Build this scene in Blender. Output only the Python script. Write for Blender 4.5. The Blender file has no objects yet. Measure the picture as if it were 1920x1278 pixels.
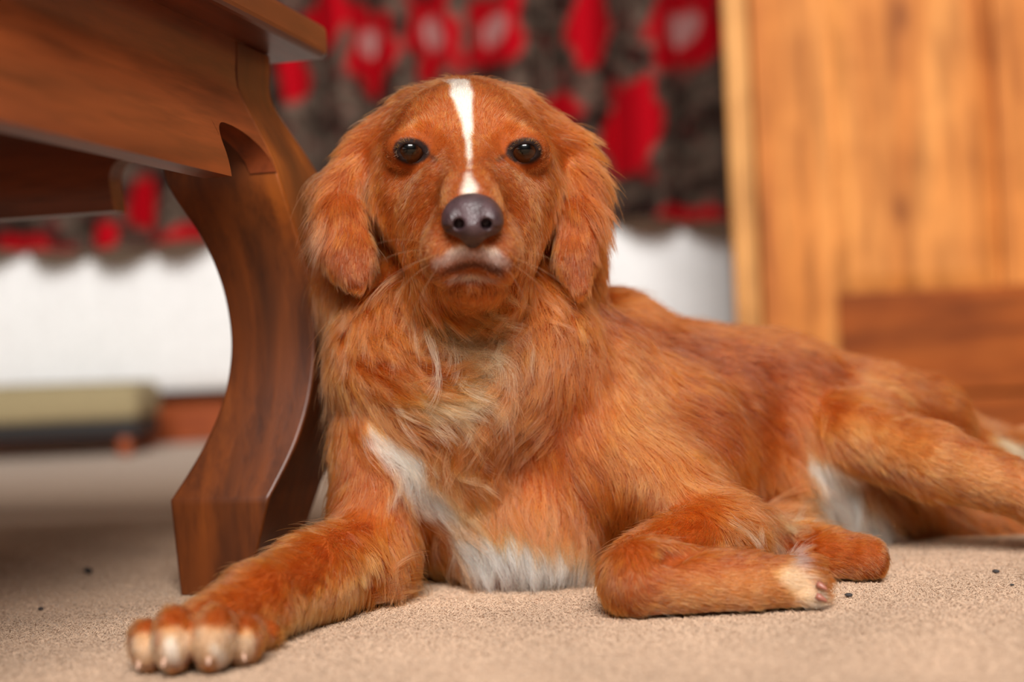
import bpy, bmesh, math, random
import numpy as np
from mathutils import Vector, Matrix
from mathutils.bvhtree import BVHTree
from mathutils.kdtree import KDTree

random.seed(7)
rng = np.random.default_rng(11)
DEV = ''

# ------------------------------------------------------------------ camera
sc = bpy.context.scene
F = 2667.0                       # focal length in pixels of the 1920 px wide frame (50 mm on 36 mm)
CAM_H = 0.195                    # lens height above the carpet
ROLL = math.radians(2.6)
CR, SR = math.cos(ROLL), math.sin(ROLL)
CAM_ROT = np.array([[CR, SR, 0.0], [0.0, 0.0, 1.0], [-SR, CR, 0.0]])   # (right, up, depth) -> world

def cam_pt(px, py, d):
    return np.array([(px - 960.0) * d / F, (639.0 - py) * d / F, d])
def to_world(p):
    p = np.asarray(p, float)
    return p @ CAM_ROT.T + np.array([0, 0, CAM_H])
def P(px, py, d):
    return Vector(to_world(cam_pt(px, py, d)))

cam = bpy.data.cameras.new('camera')
cam.sensor_width = 36.0
cam.lens = 50.0
cam.clip_start = 0.02
cam.dof.use_dof = True
cam.dof.focus_distance = 1.035
cam.dof.aperture_fstop = 2.2
cam_ob = bpy.data.objects.new('camera', cam)
sc.collection.objects.link(cam_ob)
cam_ob.matrix_world = Matrix(((CR, SR, 0, 0), (0, 0, -1, 0), (-SR, CR, 0, CAM_H), (0, 0, 0, 1)))
sc.camera = cam_ob

# ------------------------------------------------------------------ light
world = bpy.data.worlds.new('room_light')
sc.world = world
world.use_nodes = True
bg = world.node_tree.nodes['Background']
bg.inputs[0].default_value = (1.0, 0.96, 0.92, 1)
bg.inputs[1].default_value = 0.045

def area(name, loc, target, sx, sy, power, col):
    l = bpy.data.lights.new(name, 'AREA')
    l.shape = 'RECTANGLE'; l.size = sx; l.size_y = sy; l.energy = power; l.color = col
    o = bpy.data.objects.new(name, l)
    sc.collection.objects.link(o)
    o.location = loc
    o.rotation_euler = (Vector(target) - Vector(loc)).to_track_quat('-Z', 'Y').to_euler()
    return o
area('window_daylight', (0.15, -2.3, 2.5), (0.1, 1.3, 0.2), 2.0, 1.6, 345, (1.0, 0.97, 0.94))
area('ceiling_bounce', (0.3, 0.6, 2.5), (0.3, 1.8, 0.0), 3.0, 2.4, 20, (1.0, 0.96, 0.91))

sc.view_settings.view_transform = 'Standard'
sc.view_settings.look = 'None'
sc.view_settings.exposure = 0.0
sc.view_settings.gamma = 1.0
sc.view_settings.use_curve_mapping = False
sc.cycles.max_bounces = 10
sc.cycles.transmission_bounces = 9
sc.cycles.glossy_bounces = 4
sc.cycles.diffuse_bounces = 3
sc.cycles.use_adaptive_sampling = True
sc.cycles.adaptive_threshold = 0.03

# ------------------------------------------------------------------ helpers
def lin(r, g, b):
    def f(c):
        c /= 255.0
        return c / 12.92 if c <= 0.04045 else ((c + 0.055) / 1.055) ** 2.4
    return (f(r), f(g), f(b))
def rgba(r, g, b):
    return lin(r, g, b) + (1.0,)

def link(o, parent=None):
    sc.collection.objects.link(o)
    if parent is not None:
        o.parent = parent
    return o
def empty(name, loc=(0, 0, 0), rz=0.0):
    o = bpy.data.objects.new(name, None)
    o.empty_display_size = 0.05
    o.location = loc
    o.rotation_euler = (0, 0, rz)
    return link(o)
def tag(o, label=None, cat=None, group=None, kind=None):
    if label: o['label'] = label
    if cat: o['category'] = cat
    if group: o['group'] = group
    if kind: o['kind'] = kind
    return o
def mesh_obj(name, verts, faces, mat=None, parent=None, smooth=True):
    me = bpy.data.meshes.new(name)
    me.from_pydata([tuple(v) for v in verts], [], faces)
    me.update()
    if smooth:
        me.polygons.foreach_set('use_smooth', [True] * len(me.polygons))
    if mat: me.materials.append(mat)
    return link(bpy.data.objects.new(name, me), parent)
def bm_obj(name, bm, mat=None, parent=None, smooth=False):
    me = bpy.data.meshes.new(name)
    bmesh.ops.recalc_face_normals(bm, faces=bm.faces[:])
    bm.to_mesh(me); bm.free()
    if smooth:
        me.polygons.foreach_set('use_smooth', [True] * len(me.polygons))
    if mat: me.materials.append(mat)
    return link(bpy.data.objects.new(name, me), parent)
def box_bm(x0, x1, y0, y1, z0, z1, bev=0.0, seg=2):
    bm = bmesh.new()
    bmesh.ops.create_cube(bm, size=1.0)
    for v in bm.verts:
        v.co = Vector(((x0 + x1) / 2 + v.co.x * (x1 - x0), (y0 + y1) / 2 + v.co.y * (y1 - y0), (z0 + z1) / 2 + v.co.z * (z1 - z0)))
    if bev:
        bmesh.ops.bevel(bm, geom=bm.edges[:], offset=bev, segments=seg, profile=0.6, affect='EDGES')
    return bm
def bevel_mod(o, w, seg=3, ang=35):
    m = o.modifiers.new('bevel', 'BEVEL')
    m.width = w; m.segments = seg; m.limit_method = 'ANGLE'; m.angle_limit = math.radians(ang)
    return o

class NT:
    """small node-tree writer"""
    def __init__(s, name):
        s.m = bpy.data.materials.new(name); s.m.use_nodes = True
        s.t = s.m.node_tree; s.t.nodes.clear()
        s.out = s.t.nodes.new('ShaderNodeOutputMaterial')
    def n(s, typ, ins=None, **kw):
        nd = s.t.nodes.new(typ)
        for k, v in kw.items(): setattr(nd, k, v)
        for k, v in (ins or {}).items():
            if hasattr(v, 'is_output') or isinstance(v, bpy.types.NodeSocket): s.t.links.new(v, nd.inputs[k])
            else: nd.inputs[k].default_value = v
        return nd
    def ramp(s, fac, stops, interp='LINEAR'):
        nd = s.t.nodes.new('ShaderNodeValToRGB')
        nd.color_ramp.interpolation = interp
        el = nd.color_ramp.elements
        while len(el) < len(stops): el.new(0.5)
        for e, (p, c) in zip(el, stops):
            e.position = p; e.color = c if len(c) == 4 else tuple(c) + (1,)
        s.t.links.new(fac, nd.inputs[0])
        return nd.outputs[0]
    def mix(s, fac, a, b, typ='MIX'):
        nd = s.t.nodes.new('ShaderNodeMix'); nd.data_type = 'RGBA'; nd.blend_type = typ
        for i, v in ((0, fac), (6, a), (7, b)):
            if isinstance(v, bpy.types.NodeSocket): s.t.links.new(v, nd.inputs[i])
            else: nd.inputs[i].default_value = v
        return nd.outputs[2]
    def coords(s, scale=(1, 1, 1), rot=(0, 0, 0), kind='Object', loc=(0, 0, 0)):
        tc = s.t.nodes.new('ShaderNodeTexCoord')
        mp = s.n('ShaderNodeMapping', {'Vector': tc.outputs[kind], 'Scale': scale, 'Rotation': rot, 'Location': loc})
        return mp.outputs[0]
    def surf(s, sh):
        s.t.links.new(sh, s.out.inputs[0]); return s.m

def plain(name, col, rough=0.5, **extra):
    t = NT(name)
    ns = t.n('ShaderNodeTexNoise', {'Vector': t.coords((1, 1, 1)), 'Scale': 60.0, 'Detail': 1.0})
    c = t.mix(ns.outputs[0], tuple(x * 0.88 for x in col[:3]) + (1,), tuple(min(1, x * 1.1) for x in col[:3]) + (1,))
    b = t.n('ShaderNodeBsdfPrincipled', dict({'Base Color': c, 'Roughness': rough}, **extra))
    return t.surf(b.outputs[0])

def wood(name, light, mid, dark, grain=(1, 1, 1), rough=0.35, coat=0.3, spec=0.4, knots=0.0, bump=0.12, fine=1.0, spots=()):
    """grain: per-axis stretch, small along the fibre"""
    t = NT(name)
    v = t.coords(grain)
    n1 = t.n('ShaderNodeTexNoise', {'Vector': v, 'Scale': 9.0, 'Detail': 4.0, 'Roughness': 0.6, 'Distortion': 0.6})
    n2 = t.n('ShaderNodeTexNoise', {'Vector': v, 'Scale': 70.0 * fine, 'Detail': 3.0, 'Roughness': 0.7})
    n3 = t.n('ShaderNodeTexNoise', {'Vector': t.coords((1, 1, 1)), 'Scale': 7.0, 'Detail': 2.0})
    c = t.ramp(n1.outputs[0], [(0.28, dark), (0.5, mid), (0.72, light)])
    c2 = t.ramp(n2.outputs[0], [(0.3, (0.45, 0.42, 0.4, 1)), (0.55, (1, 1, 1, 1))])
    c = t.mix(0.75, c, c2, 'MULTIPLY')
    blot = t.ramp(n3.outputs[0], [(0.35, (0.72, 0.66, 0.62, 1)), (0.6, (1, 1, 1, 1))])
    c = t.mix(0.8, c, blot, 'MULTIPLY')
    if knots:
        vo = t.n('ShaderNodeTexVoronoi', {'Vector': t.coords(tuple(0.35 + 0.65 * g for g in grain)), 'Scale': knots, 'Randomness': 1.0})
        kf = t.ramp(vo.outputs['Distance'], [(0.02, (1, 1, 1, 1)), (0.11, (0, 0, 0, 1))])
        c = t.mix(kf, c, tuple(x * 0.25 for x in dark[:3]) + (1,))
    for (sx_, sz_, r_) in spots:
        off = t.n('ShaderNodeVectorMath', {0: t.coords((1, 0, 0.55)), 1: (sx_, 0, sz_ * 0.55)}, operation='SUBTRACT')
        wob_ = t.n('ShaderNodeVectorMath', {0: off.outputs[0]}, operation='LENGTH')
        ad = t.n('ShaderNodeMath', {0: wob_.outputs['Value'], 1: n1.outputs[0]}, operation='MULTIPLY')
        kf = t.ramp(ad.outputs[0], [(r_ * 0.15, (0.8, 0.8, 0.8, 1)), (r_ * 0.4, (0.3, 0.3, 0.3, 1)), (r_ * 1.3, (0, 0, 0, 1))])
        c = t.mix(kf, c, tuple(x * 0.45 for x in dark[:3]) + (1,))
    nrm_in = {}
    if bump >= 0.1:
        nrm_in = {'Normal': t.n('ShaderNodeBump', {'Height': n2.outputs[0], 'Strength': bump, 'Distance': 0.002}).outputs[0]}
    b = t.n('ShaderNodeBsdfPrincipled', {'Base Color': c, 'Roughness': rough, 'Coat Weight': coat, 'Coat Roughness': 0.25, 'Specular IOR Level': spec, **nrm_in})
    return t.surf(b.outputs[0])

# ------------------------------------------------------------------ setting: carpet floor
t = NT('carpet')
v = t.coords()
nf = t.n('ShaderNodeTexNoise', {'Vector': v, 'Scale': 1000.0, 'Detail': 2.0, 'Roughness': 0.7})
nm = t.n('ShaderNodeTexNoise', {'Vector': v, 'Scale': 330.0, 'Detail': 3.0, 'Roughness': 0.8})
nl = t.n('ShaderNodeTexNoise', {'Vector': v, 'Scale': 5.0, 'Detail': 3.0})
c = t.ramp(nm.outputs[0], [(0.32, rgba(128, 98, 73)), (0.5, rgba(180, 147, 116)), (0.66, rgba(212, 184, 154))])
c = t.mix(0.5, c, t.ramp(nf.outputs[0], [(0.3, (0.55, 0.5, 0.46, 1)), (0.6, (1, 1, 1, 1))]), 'MULTIPLY')
c = t.mix(0.5, c, t.ramp(nl.outputs[0], [(0.3, (0.84, 0.82, 0.8, 1)), (0.65, (1, 1, 1, 1))]), 'MULTIPLY')
bp = t.n('ShaderNodeBump', {'Height': nf.outputs[0], 'Strength': 0.2, 'Distance': 0.002})
b = t.n('ShaderNodeBsdfPrincipled', {'Base Color': c, 'Roughness': 0.95, 'Normal': bp.outputs[0], 'Sheen Weight': 0.25, 'Specular IOR Level': 0.1})
M_carpet = t.surf(b.outputs[0])

bm = bmesh.new()
bmesh.ops.create_grid(bm, x_segments=8, y_segments=8, size=1.0)
for vv in bm.verts: vv.co = Vector((vv.co.x * 4.0, 0.55 + vv.co.y * 2.75, 0.0))
tag(bm_obj('floor', bm, M_carpet), 'beige short pile carpet under the dog and the table', kind='structure')

def make_curves(name, groups, parent, mat):
    """groups of (points n x k x 3, radii n x k, colour n x 3), k may differ between groups"""
    cu = bpy.data.hair_curves.new(name)
    sizes = []
    for pts, rad, col in groups: sizes += [pts.shape[1]] * pts.shape[0]
    cu.add_curves(sizes)
    cu.position_data.foreach_set('vector', np.concatenate([g[0].reshape(-1) for g in groups]).astype(np.float32))
    ra = cu.attributes.get('radius') or cu.attributes.new('radius', 'FLOAT', 'POINT')
    ra.data.foreach_set('value', np.concatenate([np.asarray(g[1]).reshape(-1) for g in groups]).astype(np.float32))
    ta = cu.attributes.new('tint', 'FLOAT_COLOR', 'CURVE')
    col = np.concatenate([g[2] for g in groups])
    ta.data.foreach_set('color', np.concatenate([col, np.ones((len(col), 1))], 1).reshape(-1).astype(np.float32))
    cu.materials.append(mat)
    return link(bpy.data.objects.new(name, cu), parent)
t = NT('carpet_yarn')
a_ = t.n('ShaderNodeAttribute', attribute_name='tint')
M_yarn = t.surf(t.n('ShaderNodeBsdfPrincipled', {'Base Color': a_.outputs['Color'], 'Roughness': 0.95, 'Specular IOR Level': 0.1}).outputs[0])
NP = 20000 if DEV == 'fast' else 330000
fy = 0.70 + 1.0 * rng.random(NP) ** 1.25
fx = (rng.random(NP) - 0.48) * (0.95 * fy + 0.12)
q0 = np.stack([fx, fy, np.zeros(NP)], 1)
ln_ = 0.0014 + 0.0010 * rng.random(NP)
dv_ = np.stack([rng.normal(size=NP) * 0.75, rng.normal(size=NP) * 0.75, np.ones(NP)], 1)
q1 = q0 + dv_ * (ln_ * 0.5)[:, None]
q2 = q1 + (dv_ * np.array([1.5, 1.5, 0.45]) + rng.normal(size=(NP, 3)) * 0.3) * (ln_ * 0.5)[:, None]
pile_col = np.array(lin(188, 160, 136)) * np.exp(rng.normal(size=NP) * 0.11)[:, None]
pile_col *= (1 + 0.10 * np.sin(fx * 21 + 3 * np.sin(fy * 9)) * np.sin(fy * 17 + 2 * np.sin(fx * 13)))[:, None]
pile = make_curves('carpet_pile', [(np.stack([q0, q1, q2], 1), np.tile([0.00026, 0.00024, 0.00012], (NP, 1)), np.clip(pile_col, 0, 0.95))], bpy.data.objects['floor'], M_yarn)
pile['kind'] = 'stuff'

M_wall = plain('wall_paint', rgba(226, 222, 214), 0.8)
tag(bm_obj('wall_back', box_bm(-4, 4, 3.225, 3.325, -0.02, 2.6), M_wall), 'pale painted wall behind curtain and radiator', kind='structure')
M_skirt = wood('skirting_wood', rgba(190, 96, 40), rgba(165, 76, 28), rgba(120, 50, 18), (0.15, 1, 1), 0.4, 0.2)
tag(bm_obj('baseboard_back', box_bm(-4, 4, 3.2, 3.225, 0.0, 0.105, 0.004), M_skirt), 'orange brown wooden skirting board under the radiator', kind='structure')

# ------------------------------------------------------------------ radiator
M_rad = plain('radiator_enamel', rgba(247, 247, 245), 0.35)
M_chrome = plain('chrome', rgba(200, 204, 210), 0.15, Metallic=1.0)
rad = tag(empty('radiator', (-0.6, 3.13, 0.0)), 'white ribbed panel radiator below the curtain', 'radiator')
RX0, RX1, RZ0, RZ1 = -1.35, 1.09, 0.12, 0.60
n = 61
xs = np.linspace(RX0, RX1, n * 6 + 1)
vs, fs = [], []
for k, z in enumerate((RZ0, RZ0 + 0.02, RZ0 + 0.035, RZ1 - 0.035, RZ1 - 0.02, RZ1)):
    amp = (0, 0, 1, 1, 0, 0)[k]
    for i, x in enumerate(xs):
        ph = (i % 6) / 6.0
        rib = max(0.0, math.sin(math.pi * ph)) ** 0.6
        vs.append((x, -0.022 - 0.007 * rib * amp + (0.012 if k in (0, 5) else 0), z))
m_ = len(xs)
for k in range(5):
    for i in range(m_ - 1):
        fs.append((k * m_ + i, k * m_ + i + 1, (k + 1) * m_ + i + 1, (k + 1) * m_ + i))
mesh_obj('front_panel', vs, fs, M_rad, rad)
bm_obj('back_panel', box_bm(RX0, RX1, 0.03, 0.045, RZ0, RZ1, 0.004), M_rad, rad)
for xx in (RX0, RX1 - 0.012):
    bm_obj('end_cover', box_bm(xx, xx + 0.012, -0.016, 0.05, RZ0 + 0.01, RZ1 - 0.01, 0.003), M_rad, rad)
bm_obj('top_grille', box_bm(RX0, RX1, -0.015, 0.05, RZ1 - 0.004, RZ1 + 0.006, 0.002), M_rad, rad)
for xx in (RX0 + 0.3, RX1 - 0.4):
    bm_obj('wall_bracket', box_bm(xx, xx + 0.03, 0.045, 0.09, RZ0 + 0.05, RZ1 - 0.05, 0.002), M_rad, rad)
def lathe(profile, seg=20):
    vs, fs = [], []
    for r, z in profile:
        for i in range(seg):
            a = 2 * math.pi * i / seg
            vs.append((r * math.cos(a), r * math.sin(a), z))
    for k in range(len(profile) - 1):
        for i in range(seg):
            j = (i + 1) % seg
            fs.append((k * seg + i, k * seg + j, (k + 1) * seg + j, (k + 1) * seg + i))
    fs.append(tuple(range(seg))[::-1]); fs.append(tuple((len(profile) - 1) * seg + i for i in range(seg)))
    return vs, fs
vp, fp = lathe([(0.008, 0.0), (0.008, 0.13), (0.013, 0.132), (0.013, 0.155), (0.009, 0.157), (0.009, 0.17), (0.016, 0.173), (0.019, 0.19), (0.019, 0.235), (0.013, 0.247)])
pv = mesh_obj('pipe_valve', vp, fp, M_chrome, rad)
pv.location = (RX1 + 0.035, 0.01, 0.0)
bm_obj('valve_tail', box_bm(RX1 - 0.002, RX1 + 0.03, 0.002, 0.018, 0.137, 0.153, 0.004), M_chrome, rad)

# ------------------------------------------------------------------ curtain
t = NT('curtain_print')
at = t.n('ShaderNodeAttribute', attribute_name='print')
sep = t.n('ShaderNodeSeparateColor', {0: at.outputs['Color']})
uvm = t.n('ShaderNodeAttribute', attribute_name='cloth')
n1 = t.n('ShaderNodeTexNoise', {'Vector': uvm.outputs['Vector'], 'Scale': 15.0, 'Detail': 3.0, 'Roughness': 0.55, 'Distortion': 0.8})
n2 = t.n('ShaderNodeTexNoise', {'Vector': uvm.outputs['Vector'], 'Scale': 34.0, 'Detail': 2.0})
base = t.ramp(n1.outputs[0], [(0.36, rgba(28, 20, 17)), (0.46, rgba(58, 46, 39)), (0.56, rgba(104, 88, 77)), (0.68, rgba(50, 39, 30))])
base = t.mix(t.ramp(n2.outputs[0], [(0.55, (0, 0, 0, 1)), (0.68, (1, 1, 1, 1))]), base, rgba(96, 34, 32))
c = t.mix(sep.outputs[0], base, rgba(172, 3, 20))
c = t.mix(sep.outputs[1], c, rgba(180, 132, 128))
b = t.n('ShaderNodeBsdfPrincipled', {'Base Color': c, 'Roughness': 0.9, 'Specular IOR Level': 0.1})
M_curt = t.surf(b.outputs[0])
CY = 3.075
def on_plane(px, py, Y):
    w = P(px, py, Y); return w.x, w.z
flowers = [  # px, py, rx, ry, pale centre
    (690, 70, 45, 75, 1), (815, 60, 50, 90, 1), (930, 45, 55, 70, 1), (1105, 45, 38, 80, 0), (1290, 45, 75, 80, 1),
    (1190, 235, 55, 95, 0), (1030, 200, 60, 28, 0), (548, 140, 25, 55, 0), (610, 20, 40, 60, 0), (1310, 405, 80, 24, 0),
    (330, 455, 60, 30, 0), (262, 380, 26, 55, 0), (50, 460, 60, 26, 0), (190, 440, 25, 30, 0), (100, 150, 70, 80, 1), (330, 150, 60, 90, 1),
    (480, 330, 50, 60, 0), (900, 300, 60, 60, 1), (720, 330, 50, 80, 0)]
xs = np.linspace(-2.7, 1.15, 1000)
zs = np.concatenate([np.linspace(0.436, 0.46, 4), np.linspace(0.465, 2.15, 190)])
X, Z = np.meshgrid(xs, zs)
pitch = 0.131
ph = (X + 0.018 * np.sin(3.1 * X + 1.0) + 0.012 * np.sin(2.2 * Z + 5 * X)) / pitch
fold = np.abs(np.sin(np.pi * ph)) ** 0.9
Yc = CY - 0.10 * fold + 0.012 * np.sin(11 * X + 1.3 * Z)
Zc = Z + 0.012 * np.sin(9.0 * X) * (Z < 0.6) * (0.6 - Z) / 0.2
red = np.zeros_like(X); pale = np.zeros_like(X)
wob = 0.22 * np.sin(40 * X + 13 * Z) * np.sin(31 * Z + 9 * X) + 0.15 * np.sin(75 * X - 60 * Z)
for (px, py, rx, ry, pc) in flowers:
    fx, fz = on_plane(px, py, 2.97)
    sx, sz = rx * 2.99 / F, ry * 2.99 / F
    d = np.sqrt(((X - fx) / sx) ** 2 + ((Z - fz) / sz) ** 2) + wob
    red = np.maximum(red, np.clip((1.1 - d) / 0.2, 0, 1))
    if pc:
        d2 = np.sqrt(((X - fx + 0.006) / (0.45 * sx)) ** 2 + ((Z - fz - 0.004) / (0.42 * sz)) ** 2) + wob
        pale = np.maximum(pale, np.clip((1.0 - d2) / 0.3, 0, 1))
# the print repeats up the cloth, out of frame
rep = Z > 1.0
for i in range(34):
    fx, fz = -2.6 + 0.11 * i, 1.08 + 0.37 * ((i * 7) % 3) + 0.05 * ((i * 5) % 4)
    d = np.sqrt(((X - fx) / 0.06) ** 2 + ((Z - fz) / 0.1) ** 2) + wob
    red = np.where(rep, np.maximum(red, np.clip((1.1 - d) / 0.2, 0, 1)), red)
nr, nc = X.shape
verts = np.stack([X, Yc, Zc], -1).reshape(-1, 3)
idx = np.arange(nr * nc).reshape(nr, nc)
faces = np.stack([idx[:-1, :-1], idx[:-1, 1:], idx[1:, 1:], idx[1:, :-1]], -1).reshape(-1, 4)
cur = mesh_obj('curtain', verts, faces.tolist(), M_curt)
ca = cur.data.attributes.new('print', 'FLOAT_COLOR', 'POINT')
ca.data.foreach_set('color', np.stack([red, pale, 0 * red, 0 * red + 1], -1).reshape(-1).astype(np.float32))
ua = cur.data.attributes.new('cloth', 'FLOAT_VECTOR', 'POINT')
ua.data.foreach_set('vector', np.stack([X, 0 * X, Z], -1).reshape(-1).astype(np.float32))
sm = cur.modifiers.new('thickness', 'SOLIDIFY'); sm.thickness = 0.002
tag(cur, 'taupe curtain with red flower print hanging in folds behind the dog', 'curtain')

# ------------------------------------------------------------------ pine wardrobe
PL, PM_, PD = rgba(222, 150, 80), rgba(208, 130, 62), rgba(176, 98, 48)
M_pine_v = wood('pine_upright', PL, PM_, PD, (1, 1, 0.09), 0.6, 0.0, 0.15, knots=3.2, bump=0.05, fine=0.6)
M_pine_h = wood('pine_rail', rgba(172, 94, 36), rgba(154, 78, 26), rgba(124, 58, 18), (0.09, 1, 1), 0.6, 0.0, 0.15, bump=0.05, fine=0.6)
M_pine_e = wood('pine_edge', rgba(226, 172, 108), rgba(214, 154, 90), rgba(190, 124, 64), (1, 1, 0.09), 0.6, 0.0, 0.15, bump=0.05, fine=0.6)
WD = 2.45
wx0 = P(1380, 600, WD).x
def on_wardrobe(px, py):
    d = Vector(CAM_ROT @ cam_pt(px, py, 1.0)); a = math.radians(-9)
    nrm_ = Vector((-math.sin(a), math.cos(a), 0)); o = Vector((wx0, WD, 0)); cp_ = Vector((0, 0, CAM_H))
    q = cp_ + d * ((o - cp_).dot(nrm_) / d.dot(nrm_))
    return (q - o).dot(Vector((math.cos(a), math.sin(a), 0))), q.z
M_pine_p = wood('pine_panel', PL, PM_, PD, (1, 1, 0.09), 0.6, 0.0, 0.15, bump=0.05, fine=0.6, spots=[on_wardrobe(1690, 28) + (0.022,), on_wardrobe(1688, 392) + (0.026,)])
W = tag(empty('wardrobe', (wx0, WD, 0), math.radians(-9)), 'honey pine wardrobe with framed door standing behind the dog', 'wardrobe')
ww = 1.14
def wb(name, x0, x1, y0, y1, z0, z1, m, bev=0.003):
    return bm_obj(name, box_bm(x0, x1, y0, y1, z0, z1, bev), m, W)
wb('side_panel', 0.004, 0.026, 0.03, 0.42, 0.0, 1.9, M_pine_v)
wb('side_panel', ww - 0.026, ww, 0.03, 0.42, 0.0, 1.9, M_pine_v)
wb('back_panel', 0.026, ww - 0.026, 0.40, 0.42, 0.05, 1.88, M_pine_v)
wb('face_post', 0.0, 0.043, 0.0, 0.03, 0.0, 1.9, M_pine_e, 0.006)
wb('face_post', ww - 0.043, ww, 0.0, 0.03, 0.0, 1.9, M_pine_e, 0.006)
wb('plinth', 0.043, ww - 0.043, 0.004, 0.026, 0.0, 0.07, M_pine_h)
wb('top_board', -0.03, ww + 0.03, -0.03, 0.44, 1.9, 1.93, M_pine_h, 0.008)
for dx0, dx1, hx in ((0.047, ww / 2 - 0.001, 0.52), (ww / 2 + 0.001, ww - 0.047, 0.70)):
    dr = bm_obj('door', box_bm(dx0, dx1, 0.010, 0.020, 0.08, 1.885, 0.001), M_pine_v, W)
    def db(name, x0, x1, y0, y1, z0, z1, m, bev=0.003):
        return bm_obj(name, box_bm(x0, x1, y0, y1, z0, z1, bev), m, dr)
    S = 0.125
    db('stile', dx0, dx0 + S, -0.006, 0.012, 0.075, 1.89, M_pine_v)
    db('stile', dx1 - S, dx1, -0.006, 0.012, 0.250, 1.89, M_pine_v)
    db('rail', dx0 + S, dx1, -0.006, 0.012, 0.075, 0.250, M_pine_h)
    db('rail', dx0 + S, dx1 - S, -0.006, 0.012, 1.76, 1.89, M_pine_h)
    # bevelled panel in the frame
    px0, px1, pz0, pz1 = dx0 + S, dx1 - S, 0.250, 1.76
    bv = 0.03
    vs = [(px0, 0.010, pz0), (px1, 0.010, pz0), (px1, 0.010, pz1), (px0, 0.010, pz1),
          (px0 + bv, 0.002, pz0 + bv), (px1 - bv, 0.002, pz0 + bv), (px1 - bv, 0.002, pz1 - bv), (px0 + bv, 0.002, pz1 - bv)]
    mesh_obj('raised_panel', vs, [(4, 5, 6, 7), (0, 1, 5, 4), (1, 2, 6, 5), (2, 3, 7, 6), (3, 0, 4, 7), (3, 2, 1, 0)], M_pine_p, dr, smooth=False)
    vk, fk = lathe([(0.006, 0.0), (0.006, 0.012), (0.014, 0.018), (0.017, 0.026), (0.014, 0.033), (0.004, 0.036)])
    kb = mesh_obj('knob', vk, fk, M_pine_e, dr)
    kb.location = (hx if hx < ww / 2 else dx0 + 0.05, -0.006, 1.15); kb.rotation_euler = (math.pi / 2, 0, 0)
bpy.context.view_layer.update()

# ------------------------------------------------------------------ footstool in the background
M_stool = plain('stool_cloth', rgba(158, 142, 106), 0.95)
M_black = plain('stool_black', rgba(26, 20, 18), 0.6)
fs_c = P(60, 800, 2.75)
ST = tag(empty('footstool', (fs_c.x, 2.93, 0)), 'low footstool with pale olive cushion and dark base by the skirting', 'footstool')
bm = box_bm(-0.22, 0.185, -0.10, 0.10, 0.070, 0.145, 0.028, 4)
for vv in bm.verts:
    if vv.co.z > 0.11:
        vv.co.z += 0.010 * (1 - (vv.co.x / 0.25) ** 2) + 0.004 * math.sin(30 * vv.co.x)
bm_obj('cushion', bm, M_stool, ST, True)
bm_obj('frame', box_bm(-0.21, 0.178, -0.092, 0.092, 0.036, 0.074, 0.006), M_black, ST)
for lx in (-0.19, 0.15):
    for ly in (-0.075, 0.075):
        vl, fl = lathe([(0.012, 0.0), (0.016, 0.008), (0.02, 0.02), (0.014, 0.03), (0.018, 0.038)], 14)
        lo = mesh_obj('leg', vl, fl, M_skirt, ST); lo.location = (lx, ly, 0)

# ------------------------------------------------------------------ coffee table with scroll leg
TL, TM, TD = rgba(158, 84, 24), rgba(112, 54, 13), rgba(42, 18, 6)
M_tw_leg = wood('table_wood_upright', TL, TM, TD, (1, 1, 0.16), 0.45, 0.1, knots=5.0, bump=0.12)
M_tw_b = wood('table_wood_lengthwise', rgba(150, 73, 33), rgba(110, 49, 20), rgba(48, 20, 9), (1, 0.12, 1), 0.4, 0.2, bump=0.12)
M_tw_a = wood('table_wood_crosswise', rgba(150, 73, 33), rgba(110, 49, 20), rgba(48, 20, 9), (0.12, 1, 1), 0.4, 0.2, bump=0.12)
TH = math.radians(13.5)
cT, sT = math.cos(TH), math.sin(TH)
C0 = P(338, 1118, 1.153)
Cx, Cy = C0.x, C0.y
def derot(px, py):
    x, y = px - 960.0, 639.0 - py
    return (x * CR + y * SR) / F, (-x * SR + y * CR) / F
left_px = [(303, 318), (306, 335), (322, 368), (347, 402), (375, 441), (400, 492), (420, 550), (431, 612), (433, 660), (425, 722), (408, 778), (384, 832), (350, 890), (318, 938), (338, 1118)]
right_px = [(521, 318), (526, 340), (537, 375), (553, 425), (574, 490), (588, 560), (592, 620), (589, 690), (578, 760), (556, 830), (530, 885), (505, 931), (462, 1118)]
inner = []
for px, py in left_px:
    kx, kz = derot(px, py)
    tt = (kx * Cy - Cx) / ((cT + sT) - kx * (cT - sT))
    inner.append((CAM_H + kz * (Cy + tt * (cT - sT)), tt))
inner.sort()
iz = np.array([a for a, _ in inner]); iv = np.array([b for _, b in inner])
outer = []
for px, py in right_px:
    kx, kz = derot(px, py)
    z = 0.2
    for _ in range(6):
        i_ = float(np.interp(z, iz, iv))
        s_ = (kx * (Cy + i_ * cT) - Cx - i_ * sT) / (cT + kx * sT)
        z = CAM_H + kz * (Cy - s_ * sT + i_ * cT)
    outer.append((z, s_))
outer.sort()
oz = np.array([a for a, _ in outer]); ov = np.array([b for _, b in outer])
print('leg inner', [(round(a, 3), round(b, 3)) for a, b in inner])
print('leg outer', [(round(a, 3), round(b, 3)) for a, b in outer])
Z_AP, Z_UP, Z_TOP = 0.325, 0.335, 0.446          # apron bottom, underside of the top
O_UP = float(np.interp(Z_UP, oz, ov))
O_TOP = O_UP - 0.031
def smooth_curve(zq, zz, vv):
    # sampled piecewise curve, lightly smoothed but with a crisp ankle
    out = np.interp(zq, zz, vv)
    return out
zq = np.unique(np.concatenate([[0.0, float(iz[1]) if iz[0] < 0.02 else 0.079], np.linspace(0.004, Z_TOP, 64)]))
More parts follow.
